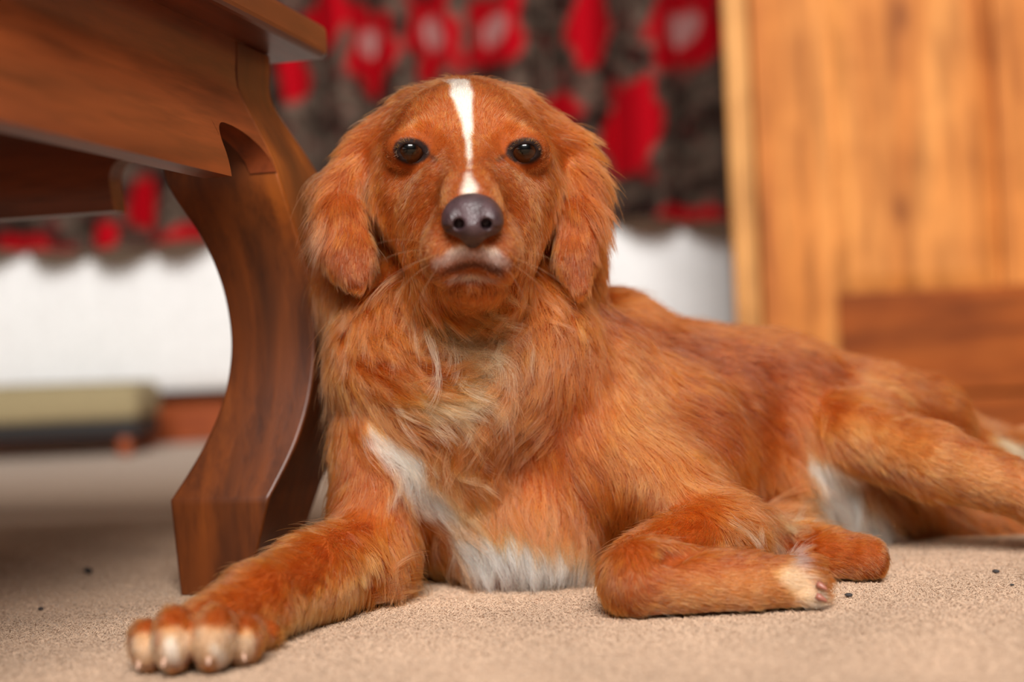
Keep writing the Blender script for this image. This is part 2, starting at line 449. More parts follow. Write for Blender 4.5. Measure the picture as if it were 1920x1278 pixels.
def outer_at(z):
    if z <= Z_UP: return float(np.interp(z, oz, ov))
    k = (z - Z_UP) / (0.416 - Z_UP)
    if k >= 1: return O_TOP if z > 0.421 else O_TOP - 0.003 * (0.421 - z) / 0.005
    return O_UP + (O_TOP - 0.003 - O_UP) * (0.55 * k + 0.45 * (0.5 - 0.5 * math.cos(math.pi * k)))
z_it = float(iz[-1])
def inner_at(z):
    if z <= z_it: return float(np.interp(z, iz, iv))
    return float(iv[-1])
def sm(fn, z, w=0.012):
    if z < 0.09: return fn(z)
    w = min(w, max(0.001, z - 0.085))
    return (fn(z) * 2 + fn(z - w) + fn(min(z + w, Z_TOP)) + fn(z - w / 2) * 2 + fn(min(z + w / 2, Z_TOP)) * 2) / 8
T = tag(empty('coffee_table', (Cx, Cy, 0), -TH), 'dark reddish wooden coffee table with curved scroll leg beside the dog', 'table')
A_OUT = O_TOP                     # outer plane of the upper apron (local x and y)
TW, TLn = 0.62, 1.15
def leg_mesh(flip_a=1, flip_b=1):
    vs, fs = [], []
    for z in zq:
        o_, i_ = sm(outer_at, z), sm(inner_at, z)
        ob = o_ + 0.03 * min(1.0, max(0.0, (0.33 - z) / 0.12))      # deeper than wide below the apron
        for a, b_ in ((i_, i_), (o_, i_), (o_, ob), (i_, ob)):
            vs.append((a, b_, z))
    for k in range(len(zq) - 1):
        for e in range(4):
            f = (e + 1) % 4
            fs.append((k * 4 + e, k * 4 + f, (k + 1) * 4 + f, (k + 1) * 4 + e))
    fs.append((3, 2, 1, 0)); q = (len(zq) - 1) * 4
    fs.append((q, q + 1, q + 2, q + 3))
    if flip_a * flip_b < 0: fs = [tuple(reversed(f)) for f in fs]
    ca, cb = A_OUT - TW / 2, A_OUT - TLn / 2
    vs = [((x - ca) * flip_a + ca, (y - cb) * flip_b + cb, z) for x, y, z in vs]
    return vs, fs
for fa, fb in ((1, 1), (-1, 1), (1, -1), (-1, -1)):
    vs, fs = leg_mesh(fa, fb)
    lg = mesh_obj('leg', vs, fs, M_tw_leg, T, smooth=True)
    try:
        lg.data.set_sharp_from_angle(angle=math.radians(40))
    except Exception: pass
    bevel_mod(lg, 0.0025, 3, 40)
# aprons: bulging board with a scroll notch beside each leg
def apron_profile(z):
    return sm(outer_at, z) - 0.0008
def apron_bottom(dist):
    """dist = distance from the leg's inner face along the apron"""
    if dist <= 0.0: return 0.338
    u = dist / 0.088
    if u < 0.74: return 0.338 + 0.031 * math.sqrt(max(0.0, 1 - (1 - u / 0.74) ** 2))
    if u < 1.0: return 0.347 + 0.022 * math.sqrt(max(0.0, 1 - ((u - 0.74) / 0.26) ** 2))
    return Z_AP
def apron(name, length, i_leg, place, mat):
    half = length / 2
    d_end = half - (A_OUT - i_leg)
    ts = list(0.088 * np.sin(np.linspace(0, math.pi / 2, 30)) ** 1.2) + [0.0882] + list(np.linspace(0.098, d_end, 14))
    cols = [(-d_end + d, d) for d in [-0.02] + ts] 
    cols = cols + [(-p, d) for p, d in reversed(cols[:-1])]
    n = 20; th = 0.022
    vs, fs = [], []
    for p, d in cols:
        zb = apron_bottom(d)
        zl = list(np.linspace(Z_TOP, 0.422, 4)) + [0.4205, 0.4155] + list(np.linspace(0.408, 0.371, 6)) + list(np.linspace(min(0.3695, zb + 0.03), zb, n - 12))
        zl[12] = max(zl[12], zb)
        ring = [(apron_profile(z), z) for z in zl]
        ring_in = [(apron_profile(z) - th, z) for z in reversed(zl)]
        for o_, z in ring + ring_in: vs.append((p, o_, z))
    m = 2 * n
    for k in range(len(cols) - 1):
        for e in range(m):
            f = (e + 1) % m
            fs.append((k * m + e, k * m + f, (k + 1) * m + f, (k + 1) * m + e))
    fs.append(tuple(range(m))[::-1]); fs.append(tuple((len(cols) - 1) * m + e for e in range(m)))
    vs = [place(*v_) for v_ in vs]
    o = mesh_obj(name, vs, fs, mat, T)
    bm = bmesh.new(); bm.from_mesh(o.data); bmesh.ops.recalc_face_normals(bm, faces=bm.faces[:]); bm.to_mesh(o.data); bm.free()
    try: o.data.set_sharp_from_angle(angle=math.radians(38))
    except Exception: pass
    return o
i_leg = float(iv[-1])
ca, cb = A_OUT - TW / 2, A_OUT - TLn / 2
i_face = sm(inner_at, 0.37)
apron('apron', TLn, i_face, lambda p, o_, z: (o_, cb + p, z), M_tw_b)
apron('apron', TLn, i_face, lambda p, o_, z: (2 * ca - o_, cb + p, z), M_tw_b)
apron('apron', TW, i_face, lambda p, o_, z: (ca + p, o_, z), M_tw_a)
apron('apron', TW, i_face, lambda p, o_, z: (ca + p, 2 * cb - o_, z), M_tw_a)
OV = 0.040
bm = box_bm(A_OUT - TW - OV, A_OUT + OV, A_OUT - TLn - OV, A_OUT + OV, Z_TOP, Z_TOP + 0.028)
ed = [e for e in bm.edges if abs(e.verts[0].co.z - e.verts[1].co.z) > 0.01]
bmesh.ops.bevel(bm, geom=ed, offset=0.012, segments=4, affect='EDGES', profile=0.5)
top = bm_obj('tabletop', bm, M_tw_b, T)
bevel_mod(top, 0.006, 3, 50)

# ------------------------------------------------------------------ crumbs on the carpet
M_crumb = plain('crumb', rgba(52, 46, 44), 0.8)
def floor_pt(px, py):
    kx, kz = derot(px, py); d = -CAM_H / kz
    return Vector((kx * d, d, 0))
for px, py, s_, lab in ((165, 1079, 0.0042, 'largest dark crumb on the carpet left of the table leg'),
                        (78, 1147, 0.0018, 'tiny dark speck on the carpet near the left edge'),
                        (1590, 1123, 0.0022, 'dark round crumb on the carpet beside the hind paw'),
                        (1868, 1078, 0.0020, 'dark crumb on the carpet under the stretched hind leg'),
                        (1897, 1102, 0.0014, 'smallest speck on the carpet at the right edge')):
    bm = bmesh.new(); bmesh.ops.create_icosphere(bm, subdivisions=2, radius=s_)
    for vv in bm.verts:
        vv.co *= 1 + 0.35 * math.sin(vv.co.x * 900 + vv.co.y * 700 + px); vv.co.z *= 0.55; vv.co.x *= 1.25
    lo_ = min(vv.co.z for vv in bm.verts)
    o = bm_obj('crumb', bm, M_crumb, smooth=True); o.location = floor_pt(px, py) + Vector((0, 0, -lo_ + 0.0016))
    tag(o, lab, 'crumb', 'crumbs on the carpet')

# ------------------------------------------------------------------ the dog: one continuous body grown from blended volumes
class Field:
    """signed distance grid in lens-aligned metres (right, up, depth); rotated to the room afterwards"""
    def __init__(s, lo, hi, h):
        s.h = h; s.lo = np.array(lo, np.float32)
        s.n = np.ceil((np.array(hi) - np.array(lo)) / h).astype(int) + 1
        s.g = np.full(s.n, 0.06, np.float32)
        s.ax = [s.lo[i] + h * np.arange(s.n[i], dtype=np.float32) for i in range(3)]
    def box(s, lo, hi):
        a = np.clip(np.floor((np.array(lo) - s.lo) / s.h).astype(int), 0, s.n - 1)
        b = np.clip(np.ceil((np.array(hi) - s.lo) / s.h).astype(int) + 1, 1, s.n)
        sl = tuple(slice(i, max(i + 1, j)) for i, j in zip(a, b))
        return sl, s.ax[0][sl[0]][:, None, None], s.ax[1][sl[1]][None, :, None], s.ax[2][sl[2]][None, None, :]
    def put(s, sl, d, k, op):
        g = s.g[sl]
        if op == 'add':
            if k <= 0: g = np.minimum(g, d)
            else:
                hh = np.clip(0.5 + 0.5 * (g - d) / k, 0, 1)
                g = g * (1 - hh) + d * hh - k * hh * (1 - hh)
        else:
            d = -d
            if k <= 0: g = np.maximum(g, d)
            else:
                hh = np.clip(0.5 - 0.5 * (g - d) / k, 0, 1)
                g = g * (1 - hh) + d * hh + k * hh * (1 - hh)
        s.g[sl] = g
    def ell(s, px, py, d, rx, ry, rz, k=30, op='add', rot=0.0):
        """ellipsoid; radii and blend in pixels at its own depth"""
        sc_ = d / F
        c = cam_pt(px, py, d); r = np.array([rx, ry, rz]) * sc_; kk = k * sc_
        m = max(r[0], r[1]) if rot else 0
        ex = np.array([max(r[0], m), max(r[1], m), r[2]]) + kk + 0.012
        sl, x, y, z = s.box(c - ex, c + ex)
        x, y, z = x - c[0], y - c[1], z - c[2]
        if rot:
            a = math.radians(rot); ca, sa = math.cos(a), math.sin(a)
            x, y = x * ca + y * sa, -x * sa + y * ca
        k0 = np.sqrt((x / r[0]) ** 2 + (y / r[1]) ** 2 + (z / r[2]) ** 2)
        k1 = np.sqrt((x / r[0] ** 2) ** 2 + (y / r[1] ** 2) ** 2 + (z / r[2] ** 2) ** 2) + 1e-9
        s.put(sl, (k0 * (k0 - 1) / k1).astype(np.float32), kk, op)
    def cone(s, a, b, k=30, op='add', flat=1.0):
        """tapered capsule a=(px,py,depth,r px) to b; flat > 1 thins it along the depth"""
        pa, pb = cam_pt(*a[:3]), cam_pt(*b[:3])
        ra, rb = a[3] * a[2] / F, b[3] * b[2] / F
        kk = k * (a[2] + b[2]) / 2 / F
        rm = max(ra, rb) + kk + 0.012
        sl, x, y, z = s.box(np.minimum(pa, pb) - rm, np.maximum(pa, pb) + rm)
        zc = (pa[2] + pb[2]) / 2
        q = lambda v: np.array([v[0], v[1], (v[2])])
        dv = (pb - pa) * np.array([1, 1, flat])
        L = float(dv @ dv) + 1e-12
        X_, Y_, Z_ = x - pa[0], y - pa[1], (z - pa[2]) * flat
        tt = np.clip((X_ * dv[0] + Y_ * dv[1] + Z_ * dv[2]) / L, 0, 1)
        d = np.sqrt((X_ - tt * dv[0]) ** 2 + (Y_ - tt * dv[1]) ** 2 + (Z_ - tt * dv[2]) ** 2) - (ra + (rb - ra) * tt)
        s.put(sl, (d / math.sqrt(flat)).astype(np.float32), kk, op)
    def chain(s, pts, k=30, op='add', flat=1.0):
        for a, b_ in zip(pts[:-1], pts[1:]): s.cone(a, b_, k, op, flat)
    def floor_clip(s, zmin):
        zz = -SR * s.ax[0][:, None, None] + CR * s.ax[1][None, :, None] + CAM_H
        s.g = np.maximum(s.g, (zmin - zz).astype(np.float32))
    def mesh(s):
        g = s.g; n = s.n
        ins = g < 0
        cnt = np.zeros(n - 1, np.int8)
        for i in (0, 1):
            for j in (0, 1):
                for k in (0, 1):
                    cnt += ins[i:n[0] - 1 + i, j:n[1] - 1 + j, k:n[2] - 1 + k]
        idx = np.argwhere((cnt > 0) & (cnt < 8))
        cid = np.full(n - 1, -1, np.int32); cid[idx[:, 0], idx[:, 1], idx[:, 2]] = np.arange(len(idx))
        acc = np.zeros((len(idx), 3)); num = np.zeros(len(idx))
        cs = [(i, j, k) for i in (0, 1) for j in (0, 1) for k in (0, 1)]
        for a in cs:
            for b_ in cs:
                df = [y - x for x, y in zip(a, b_)]
                if sorted(df) != [0, 0, 1]: continue
                v1 = g[idx[:, 0] + a[0], idx[:, 1] + a[1], idx[:, 2] + a[2]]
                v2 = g[idx[:, 0] + b_[0], idx[:, 1] + b_[1], idx[:, 2] + b_[2]]
                cr = (v1 < 0) != (v2 < 0)
                tt = np.where(cr, v1 / np.where(cr, v1 - v2, 1), 0)
                acc += np.where(cr[:, None], np.array(a) + tt[:, None] * np.array(df), 0); num += cr
        v = s.lo + s.h * (idx + acc / num[:, None])
        fl = []
        for ax in range(3):
            sa = [slice(None)] * 3; sb = [slice(None)] * 3
            sa[ax] = slice(0, -1); sb[ax] = slice(1, None)
            A, B = ins[tuple(sa)], ins[tuple(sb)]
            e = np.argwhere(A != B)
            u, w = (ax + 1) % 3, (ax + 2) % 3
            e = e[(e[:, u] > 0) & (e[:, w] > 0) & (e[:, u] < n[u] - 1) & (e[:, w] < n[w] - 1)]
            q = []
            for du, dw in ((0, 0), (-1, 0), (-1, -1), (0, -1)):
                c_ = e.copy(); c_[:, u] += du; c_[:, w] += dw
                q.append(cid[c_[:, 0], c_[:, 1], c_[:, 2]])
            q = np.stack(q, 1)
            fl_ = A[e[:, 0], e[:, 1], e[:, 2]]
            q = np.where(fl_[:, None], q, q[:, ::-1])
            fl.append(q)
        return v, np.concatenate(fl)[:, ::-1].copy()     # lens axes are left-handed

H = 0.004 if DEV == 'fast' else 0.0021
D = Field((-0.275, -0.215, 0.81), (0.60, 0.225, 1.52), H)

# trunk
D.cone((1120, 800, 1.25, 228), (1430, 835, 1.30, 205), 40)
D.cone((1430, 835, 1.30, 205), (1640, 868, 1.36, 165), 40)
D.cone((1640, 868, 1.36, 160), (1800, 905, 1.39, 118), 40)
D.ell(860, 820, 1.20, 222, 255, 240, 60)
D.ell(1000, 985, 1.14, 150, 128, 110, 60)
D.ell(1150, 640, 1.24, 90, 90, 90, 60)                       # withers
D.cone((872, 430, 1.155, 140), (862, 680, 1.165, 232), 60)   # neck and ruff
D.ell(700, 520, 1.155, 105, 140, 95, 50)
D.ell(1035, 510, 1.155, 95, 140, 95, 50)
D.ell(760, 660, 1.11, 130, 140, 90, 60)
D.ell(985, 650, 1.11, 130, 150, 90, 60)
D.ell(1100, 790, 1.16, 165, 215, 150, 60)                    # shoulder, camera right
D.ell(1255, 860, 1.165, 150, 170, 130, 70)
D.ell(745, 830, 1.13, 98, 130, 100, 50)                     # shoulder, camera left
D.ell(1380, 800, 1.24, 150, 150, 110, 60)
# belly and hind quarters
D.ell(1530, 930, 1.285, 170, 120, 90, 60)
D.cone((1720, 795, 1.31, 88), (1590, 806, 1.215, 66), 40)
D.cone((1590, 812, 1.21, 66), (1740, 860, 1.175, 66), 35)
D.cone((1740, 860, 1.175, 64), (1940, 925, 1.16, 50), 25)
D.chain([(1940, 925, 1.16, 50), (2080, 972, 1.17, 42), (2160, 1020, 1.10, 36), (2210, 1045, 1.06, 38)], 25)
D.cone((1690, 950, 1.32, 75), (1950, 985, 1.31, 52), 40)
D.chain([(1440, 985, 1.25, 60), (1450, 1018, 1.14, 48), (1560, 1043, 1.095, 47), (1615, 1047, 1.083, 45)], 20)
D.ell(1642, 1048, 1.075, 22, 36, 34, 14)
D.chain([(1800, 860, 1.43, 40), (1890, 850, 1.42, 30), (2010, 900, 1.42, 22), (2120, 960, 1.42, 12)], 20)
D.ell(1630, 735, 1.29, 75, 55, 70, 50)
# foreleg on the camera's right: folded with the wrist forward
D.cone((1170, 850, 1.13, 110), (1345, 990, 1.085, 72), 60)
D.cone((1345, 992, 1.075, 68), (1215, 1070, 1.01, 72), 30)
D.cone((1200, 1086, .988, 77), (1400, 1096, .986, 58), 14)
D.cone((1400, 1096, .986, 58), (1490, 1092, .988, 47), 14)
for a in ((1505, 1062, 1.003, 32, 27, 36), (1518, 1088, .985, 34, 25, 32), (1512, 1114, .980, 38, 24, 34), (1478, 1122, .985, 40, 20, 34)):
    D.ell(*a, 8)
D.cone((1255, 1045, .975, 22), (1330, 1018, .985, 8), 22, 'sub')     # crease between forearm and folded paw
# foreleg on the camera's left: stretched towards the lens
D.cone((722, 840, 1.125, 92), (690, 1035, 1.10, 80), 40)
D.cone((690, 1040, 1.095, 84), (585, 1085, 1.02, 80), 40)
D.cone((585, 1085, 1.02, 80), (480, 1130, .955, 70), 25)
D.cone((480, 1130, .955, 70), (385, 1182, .905, 62), 25)
for a in ((280, 1210, .880, 33, 50, 54, 16), (328, 1196, .868, 41, 60, 64, 2), (402, 1194, .868, 42, 60, 64, -6), (456, 1198, .888, 38, 48, 56, -20)):
    D.ell(a[0], a[1], a[2], a[3], a[4], a[5], 12, rot=a[6])
D.ell(505, 1185, .925, 22, 20, 24, 10)
# chest relief
D.cone((880, 620, 1.05, 18), (905, 740, 1.06, 10), 50, 'sub')
D.cone((785, 1085, 1.07, 36), (880, 1135, 1.10, 34), 30, 'sub')
D.cone((1478, 700, 1.185, 30), (1500, 850, 1.18, 26), 60, 'sub')
# head
D.ell(873, 290, 1.11, 163, 143, 170, 20)
D.ell(873, 258, 1.065, 122, 96, 92, 30)
D.ell(768, 360, 1.085, 66, 100, 88, 40)
D.ell(985, 360, 1.085, 62, 100, 88, 40)
D.ell(786, 250, 1.05, 46, 28, 52, 24, rot=12)
D.ell(966, 250, 1.05, 46, 28, 52, 24, rot=-12)
D.cone((877, 295, 1.040, 62), (885, 395, .972, 56), 40)
D.ell(822, 372, 1.035, 50, 66, 84, 44)
D.ell(938, 372, 1.035, 50, 66, 84, 44)
D.ell(884, 455, 1.006, 86, 84, 146, 26)
D.ell(836, 477, .985, 47, 58, 76, 18)
D.ell(933, 477, .985, 47, 58, 76, 18)
D.ell(800, 440, 1.05, 50, 85, 80, 60)
D.ell(965, 440, 1.05, 48, 85, 80, 60)
D.ell(886, 526, 1.010, 64, 44, 84, 10)
D.ell(880, 530, 1.07, 112, 62, 120, 30)
D.cone((775, 222, 1.115, 48), (700, 266, 1.108, 34), 40)
D.cone((970, 222, 1.115, 48), (1046, 266, 1.108, 34), 40)
# eyelids and sockets
EYES = ((770, 281, 1.0365), (983, 281, 1.0365))
for ex, ey, ed in EYES:
    D.ell(ex, ey + 4, 1.054, 50, 42, 82, 14)
    sg = 1 if ex < 876 else -1
    D.cone((ex + sg * 34, ey + 10, 1.008, 7), (ex + sg * 52, ey + 20, 1.0, 4), 14, 'sub')
    D.ell(ex, ey, 1.012, 27, 16.5, 70, 3, 'sub', rot=-sg * 12)
# mouth
D.chain([(798, 526, .968, 8), (832, 512, .942, 8), (885, 492, .932, 8), (940, 512, .942, 8), (974, 526, .968, 8)], 9, 'sub')
D.cone((886, 450, .925, 4), (885, 492, .926, 4), 8, 'sub')
# ears
D.chain([(712, 246, 1.11, 24), (676, 292, 1.105, 32), (644, 352, 1.10, 38), (642, 420, 1.085, 45), (656, 480, 1.075, 42), (664, 514, 1.07, 28)], 22, flat=1.9)
D.chain([(604, 430, 1.11, 14), (614, 340, 1.11, 22)], 14, flat=1.6)
D.chain([(1034, 240, 1.11, 26), (1068, 285, 1.11, 38), (1084, 345, 1.105, 42), (1080, 420, 1.09, 42), (1078, 480, 1.08, 34), (1088, 536, 1.075, 20)], 22, flat=1.9)
D.chain([(1104, 340, 1.12, 20), (1112, 410, 1.11, 18)], 14, flat=1.6)
D.cone((694, 318, 1.090, 13), (710, 470, 1.085, 17), 10, 'sub')
D.cone((1047, 318, 1.092, 10), (1042, 470, 1.088, 14), 10, 'sub')
D.floor_clip(0.0035)
bv, bf = D.mesh()
tri = np.concatenate([bf[:, [0, 1, 2]], bf[:, [0, 2, 3]]])
# keep the connected body only
lab = np.arange(len(bv))
for _ in range(400):
    m0 = np.minimum.reduce([lab[tri[:, 0]], lab[tri[:, 1]], lab[tri[:, 2]]])
    new = lab.copy()
    for c_ in range(3): np.minimum.at(new, tri[:, c_], m0)
    new = new[new]
    if (new == lab).all(): break
    lab = new
main = np.bincount(lab).argmax()
keep = lab == main
remap = np.cumsum(keep) - 1
bf = remap[bf[keep[bf].all(1)]]; bv = bv[keep]
tri = np.concatenate([bf[:, [0, 1, 2]], bf[:, [0, 2, 3]]])
# relax the grid steps
nb = np.concatenate([bf[:, [0, 1]], bf[:, [1, 2]], bf[:, [2, 3]], bf[:, [3, 0]]])
for lam in (0.5, -0.52, 0.5, -0.52):
    sm_ = np.zeros_like(bv); ct = np.zeros(len(bv))
    np.add.at(sm_, nb[:, 0], bv[nb[:, 1]]); np.add.at(ct, nb[:, 0], 1)
    np.add.at(sm_, nb[:, 1], bv[nb[:, 0]]); np.add.at(ct, nb[:, 1], 1)
    bv = bv + lam * (sm_ / ct[:, None] - bv)
wv = to_world(bv)
fn = np.cross(wv[tri[:, 1]] - wv[tri[:, 0]], wv[tri[:, 2]] - wv[tri[:, 0]])
vn = np.zeros_like(wv)
for c_ in range(3): np.add.at(vn, tri[:, c_], fn)
vn /= np.linalg.norm(vn, axis=1)[:, None] + 1e-12
print('dog body', len(bv), 'verts')

bvh = BVHTree.FromPolygons([tuple(p) for p in wv], tri.tolist())
CAMP = Vector((0, 0, CAM_H))
def hit(px, py):
    """point of the coat behind a measured picture position"""
    d = Vector(CAM_ROT @ cam_pt(px, py, 1.0)).normalized()
    loc, nrm, i, dist = bvh.ray_cast(CAMP, d)
    if loc is None:
        loc, nrm, i, dist = bvh.find_nearest(CAMP + d * 1.15)
    return np.array(loc)

# ---- coat colours (markings are strokes on the body surface)
C_OR = np.array(lin(160, 74, 22)); C_RU = np.array(lin(120, 48, 15)); C_TN = np.array(lin(190, 114, 54))
C_WH = np.array(lin(250, 232, 212)); C_CR = np.array(lin(226, 184, 140)); C_GR = np.array(lin(178, 160, 150))
C_DK = np.array(lin(58, 34, 26)); C_PK = np.array(lin(206, 120, 104)); C_RD = np.array(lin(150, 66, 24))
PX = 1.05 / F
def S(col, soft, *pts, amt=1.0):
    return (np.array(col), soft * PX, np.array([hit(p[0], p[1]) for p in pts]), np.array([p[2] * PX for p in pts]), amt)
marks = [
    # russet back, ears and flank
    S(C_RU, 90, (1140, 590, 40), (1250, 640, 60), (1400, 670, 70), (1560, 690, 40), amt=0.8),
    S(C_RU, 60, (1330, 780, 60), (1420, 760, 60), amt=0.5),
    S(C_RU, 25, (630, 330, 40), (640, 430, 45), (660, 500, 35), amt=0.45),
    S(C_RU, 25, (1095, 330, 35), (1085, 430, 40), (1085, 520, 25), amt=0.45),
    S(C_RD, 40, (800, 600, 40), (960, 600, 40), amt=0.5),
    # lighter legs and cheeks; sunlit tone painted on chest side and shoulder
    S(C_TN, 60, (1590, 800, 40), (1740, 860, 45), (1930, 920, 40), amt=0.85),
    S(C_TN, 40, (1250, 1120, 25), (1400, 1110, 40), (1500, 1100, 40), amt=0.8),
    S(C_TN, 50, (690, 1050, 25), (640, 1120, 25), (540, 1170, 20), amt=0.6),
    S(C_TN, 60, (640, 700, 30), (700, 740, 30), amt=0.35),  # sunlit side of neck and chest, put into the coat colour
    S(C_TN, 90, (1170, 680, 40), (1190, 800, 70), (1260, 880, 60), amt=0.5),  # sunlit shoulder, put into the coat colour
    S(C_TN, 14, (752, 246, 7), (778, 236, 5), amt=0.6), S(C_TN, 14, (1000, 246, 7), (975, 236, 5), amt=0.6),
    S(C_TN, 18, (745, 318, 8), (790, 330, 8), amt=0.5), S(C_TN, 18, (1010, 318, 8), (965, 330, 8), amt=0.5),
    S(C_TN, 16, (836, 380, 6), (840, 420, 6), amt=0.35), S(C_TN, 16, (934, 380, 6), (934, 420, 6), amt=0.35),
    # cream ruff, white chest, brisket and belly
    S(C_CR, 34, (790, 600, 14), (850, 640, 20), (890, 700, 20), (850, 745, 18), amt=0.7),
    S(C_CR, 30, (940, 590, 12), (945, 640, 14), amt=0.55),
    S(C_WH, 24, (690, 800, 10), (740, 845, 22), (790, 890, 26), (820, 930, 20), amt=0.95),
    S(C_CR, 30, (760, 750, 12), (830, 770, 14), amt=0.6),
    S(C_WH, 34, (870, 1000, 30), (960, 1020, 50), (1060, 1050, 46), (1090, 1085, 24), amt=0.95),
    S(C_CR, 30, (830, 940, 16), (900, 920, 16), amt=0.7),
    S(C_WH, 34, (1520, 850, 18), (1560, 920, 46), (1640, 990, 50), (1740, 1010, 30), amt=0.95),
    S(C_CR, 30, (1500, 960, 20), (1440, 1000, 16), amt=0.7),
    S(C_CR, 30, (1860, 830, 30), (1900, 850, 30), amt=0.9),
    S(C_TN, 30, (1600, 700, 16), (1680, 740, 18), amt=0.6),
    # paws
    S(C_CR, 16, (270, 1215, 26), (330, 1212, 32), (400, 1210, 32), (460, 1212, 24), amt=0.75),
    S(C_WH, 10, (320, 1205, 8), (325, 1235, 12), amt=0.8), S(C_WH, 10, (400, 1215, 8), (420, 1232, 10), amt=0.8),
    S(C_OR, 10, (296, 1190, 4), (298, 1235, 4), amt=0.7), S(C_OR, 10, (362, 1185, 5), (360, 1230, 4), amt=0.8),
    S(C_CR, 22, (1480, 1080, 20), (1520, 1120, 24), amt=0.9), S(C_GR, 14, (1455, 1035, 16), (1490, 1050, 14), amt=0.6),
    S(C_PK, 14, (650, 1002, 7), amt=0.5),
    # muzzle
    S(C_GR, 24, (818, 494, 7), (848, 480, 8), (885, 474, 9), (922, 480, 8), (952, 494, 7), amt=0.62),
    S(C_WH, 12, (845, 470, 5), (870, 462, 4), amt=0.5), S(C_WH, 12, (905, 462, 4), (928, 470, 5), amt=0.5),
    S(C_DK, 15, (806, 520, 4), (838, 509, 7), (885, 495, 9), (935, 509, 7), (968, 520, 4), amt=0.8),
    S(C_GR, 26, (856, 522, 7), (914, 522, 7), amt=0.6), S(C_WH, 14, (875, 520, 4), (896, 520, 4), amt=0.45),
    S(C_RU, 14, (850, 552, 10), (925, 552, 10), amt=0.4),
    # blaze
    S(C_WH, 9, (862, 152, 19), (866, 180, 19), (873, 212, 13), (878, 240, 8), (880, 280, 4), (880, 315, 3), amt=1.0),
    S(C_WH, 18, (879, 326, 3), (880, 346, 10), (880, 354, 11), amt=0.9),
]
for ex, ey, ed in EYES:
    sg = 1 if ex < 876 else -1
    ring = [(ex + 30 * math.cos(a), ey + 20 * math.sin(a) + sg * 5 * math.cos(a), 4) for a in np.linspace(0, 2 * math.pi, 15)]
    marks.append(S(C_DK, 6, *ring, amt=0.75))
    marks.append(S(C_DK, 8, (ex + sg * 33, ey + 8, 3), (ex + sg * 50, ey + 20, 4), amt=0.75))
def wob3(p, f):
    return (np.sin(p[:, 0] * f + 1.3 * np.sin(p[:, 2] * f * 0.7)) + np.sin(p[:, 1] * f * 1.1 + 2 + np.sin(p[:, 0] * f * 0.6)) + np.sin(p[:, 2] * f * 0.9 + 4 + np.sin(p[:, 1] * f))) / 3
def seg_dist(p, A, B, ra, rb):
    d = B - A; L = float(d @ d) + 1e-12
    tt = np.clip((p - A) @ d / L, 0, 1)
    return np.linalg.norm(p - A - tt[:, None] * d, axis=1) - (ra + (rb - ra) * tt)
def coat(p):
    col = np.tile(C_OR, (len(p), 1))
    col = col * (1 + 0.10 * wob3(p, 55.0))[:, None]
    for c_, soft, pts, rad, amt in marks:
        if len(pts) == 1: d = np.linalg.norm(p - pts[0], axis=1) - rad[0]
        else:
            d = np.full(len(p), 9.0)
            for i in range(len(pts) - 1):
                lo = np.minimum(pts[i], pts[i + 1]) - 0.12; hi = np.maximum(pts[i], pts[i + 1]) + 0.12
                m = ((p > lo) & (p < hi)).all(1)
                if m.any(): d[m] = np.minimum(d[m], seg_dist(p[m], pts[i], pts[i + 1], rad[i], rad[i + 1]))
        d = d + 0.3 * soft * wob3(p, 260.0)
        w = np.clip(0.5 - d / (1.0 * soft), 0, 1); w = w * w * (3 - 2 * w) * amt
        col = col * (1 - w[:, None]) + c_ * w[:, None]
    return col

t = NT('dog_skin')
a_ = t.n('ShaderNodeAttribute', attribute_name='coat')
ns = t.n('ShaderNodeTexNoise', {'Vector': t.coords(), 'Scale': 420.0, 'Detail': 3.0})
c = t.mix(0.5, a_.outputs['Color'], t.ramp(ns.outputs[0], [(0.3, (0.55, 0.5, 0.45, 1)), (0.7, (1, 1, 1, 1))]), 'MULTIPLY')
b = t.n('ShaderNodeBsdfPrincipled', {'Base Color': c, 'Roughness': 0.75, 'Specular IOR Level': 0.15})
M_skin = t.surf(b.outputs[0])
base_c = Vector(to_world(cam_pt(1000, 1000, 1.15))); base_c.z = 0
DOG = tag(empty('dog', base_c), 'red golden spaniel-like dog with white blaze lying on the carpet', 'dog')
body = mesh_obj('body', wv - np.array(base_c), bf.tolist(), M_skin, DOG)
vc = coat(wv)
for ex, ey, ed in EYES:                                   # bare dark lid rims
    q_ = bv - cam_pt(ex, ey, 1.02)
    rr_ = np.sqrt((q_[:, 0] / (33 * 1.02 / F)) ** 2 + (q_[:, 1] / (23 * 1.02 / F)) ** 2)
    w_ = np.clip((1.15 - rr_) / 0.2, 0, 1) * (np.abs(q_[:, 2]) < 0.04)
    vc = vc * (1 - w_[:, None]) + np.array(lin(40, 24, 20)) * w_[:, None]
aa = body.data.attributes.new('coat', 'FLOAT_COLOR', 'POINT')
aa.data.foreach_set('color', np.concatenate([vc * 0.72, np.ones((len(vc), 1))], 1).reshape(-1).astype(np.float32))  # skin colour darkened to stand in for shade between the hairs

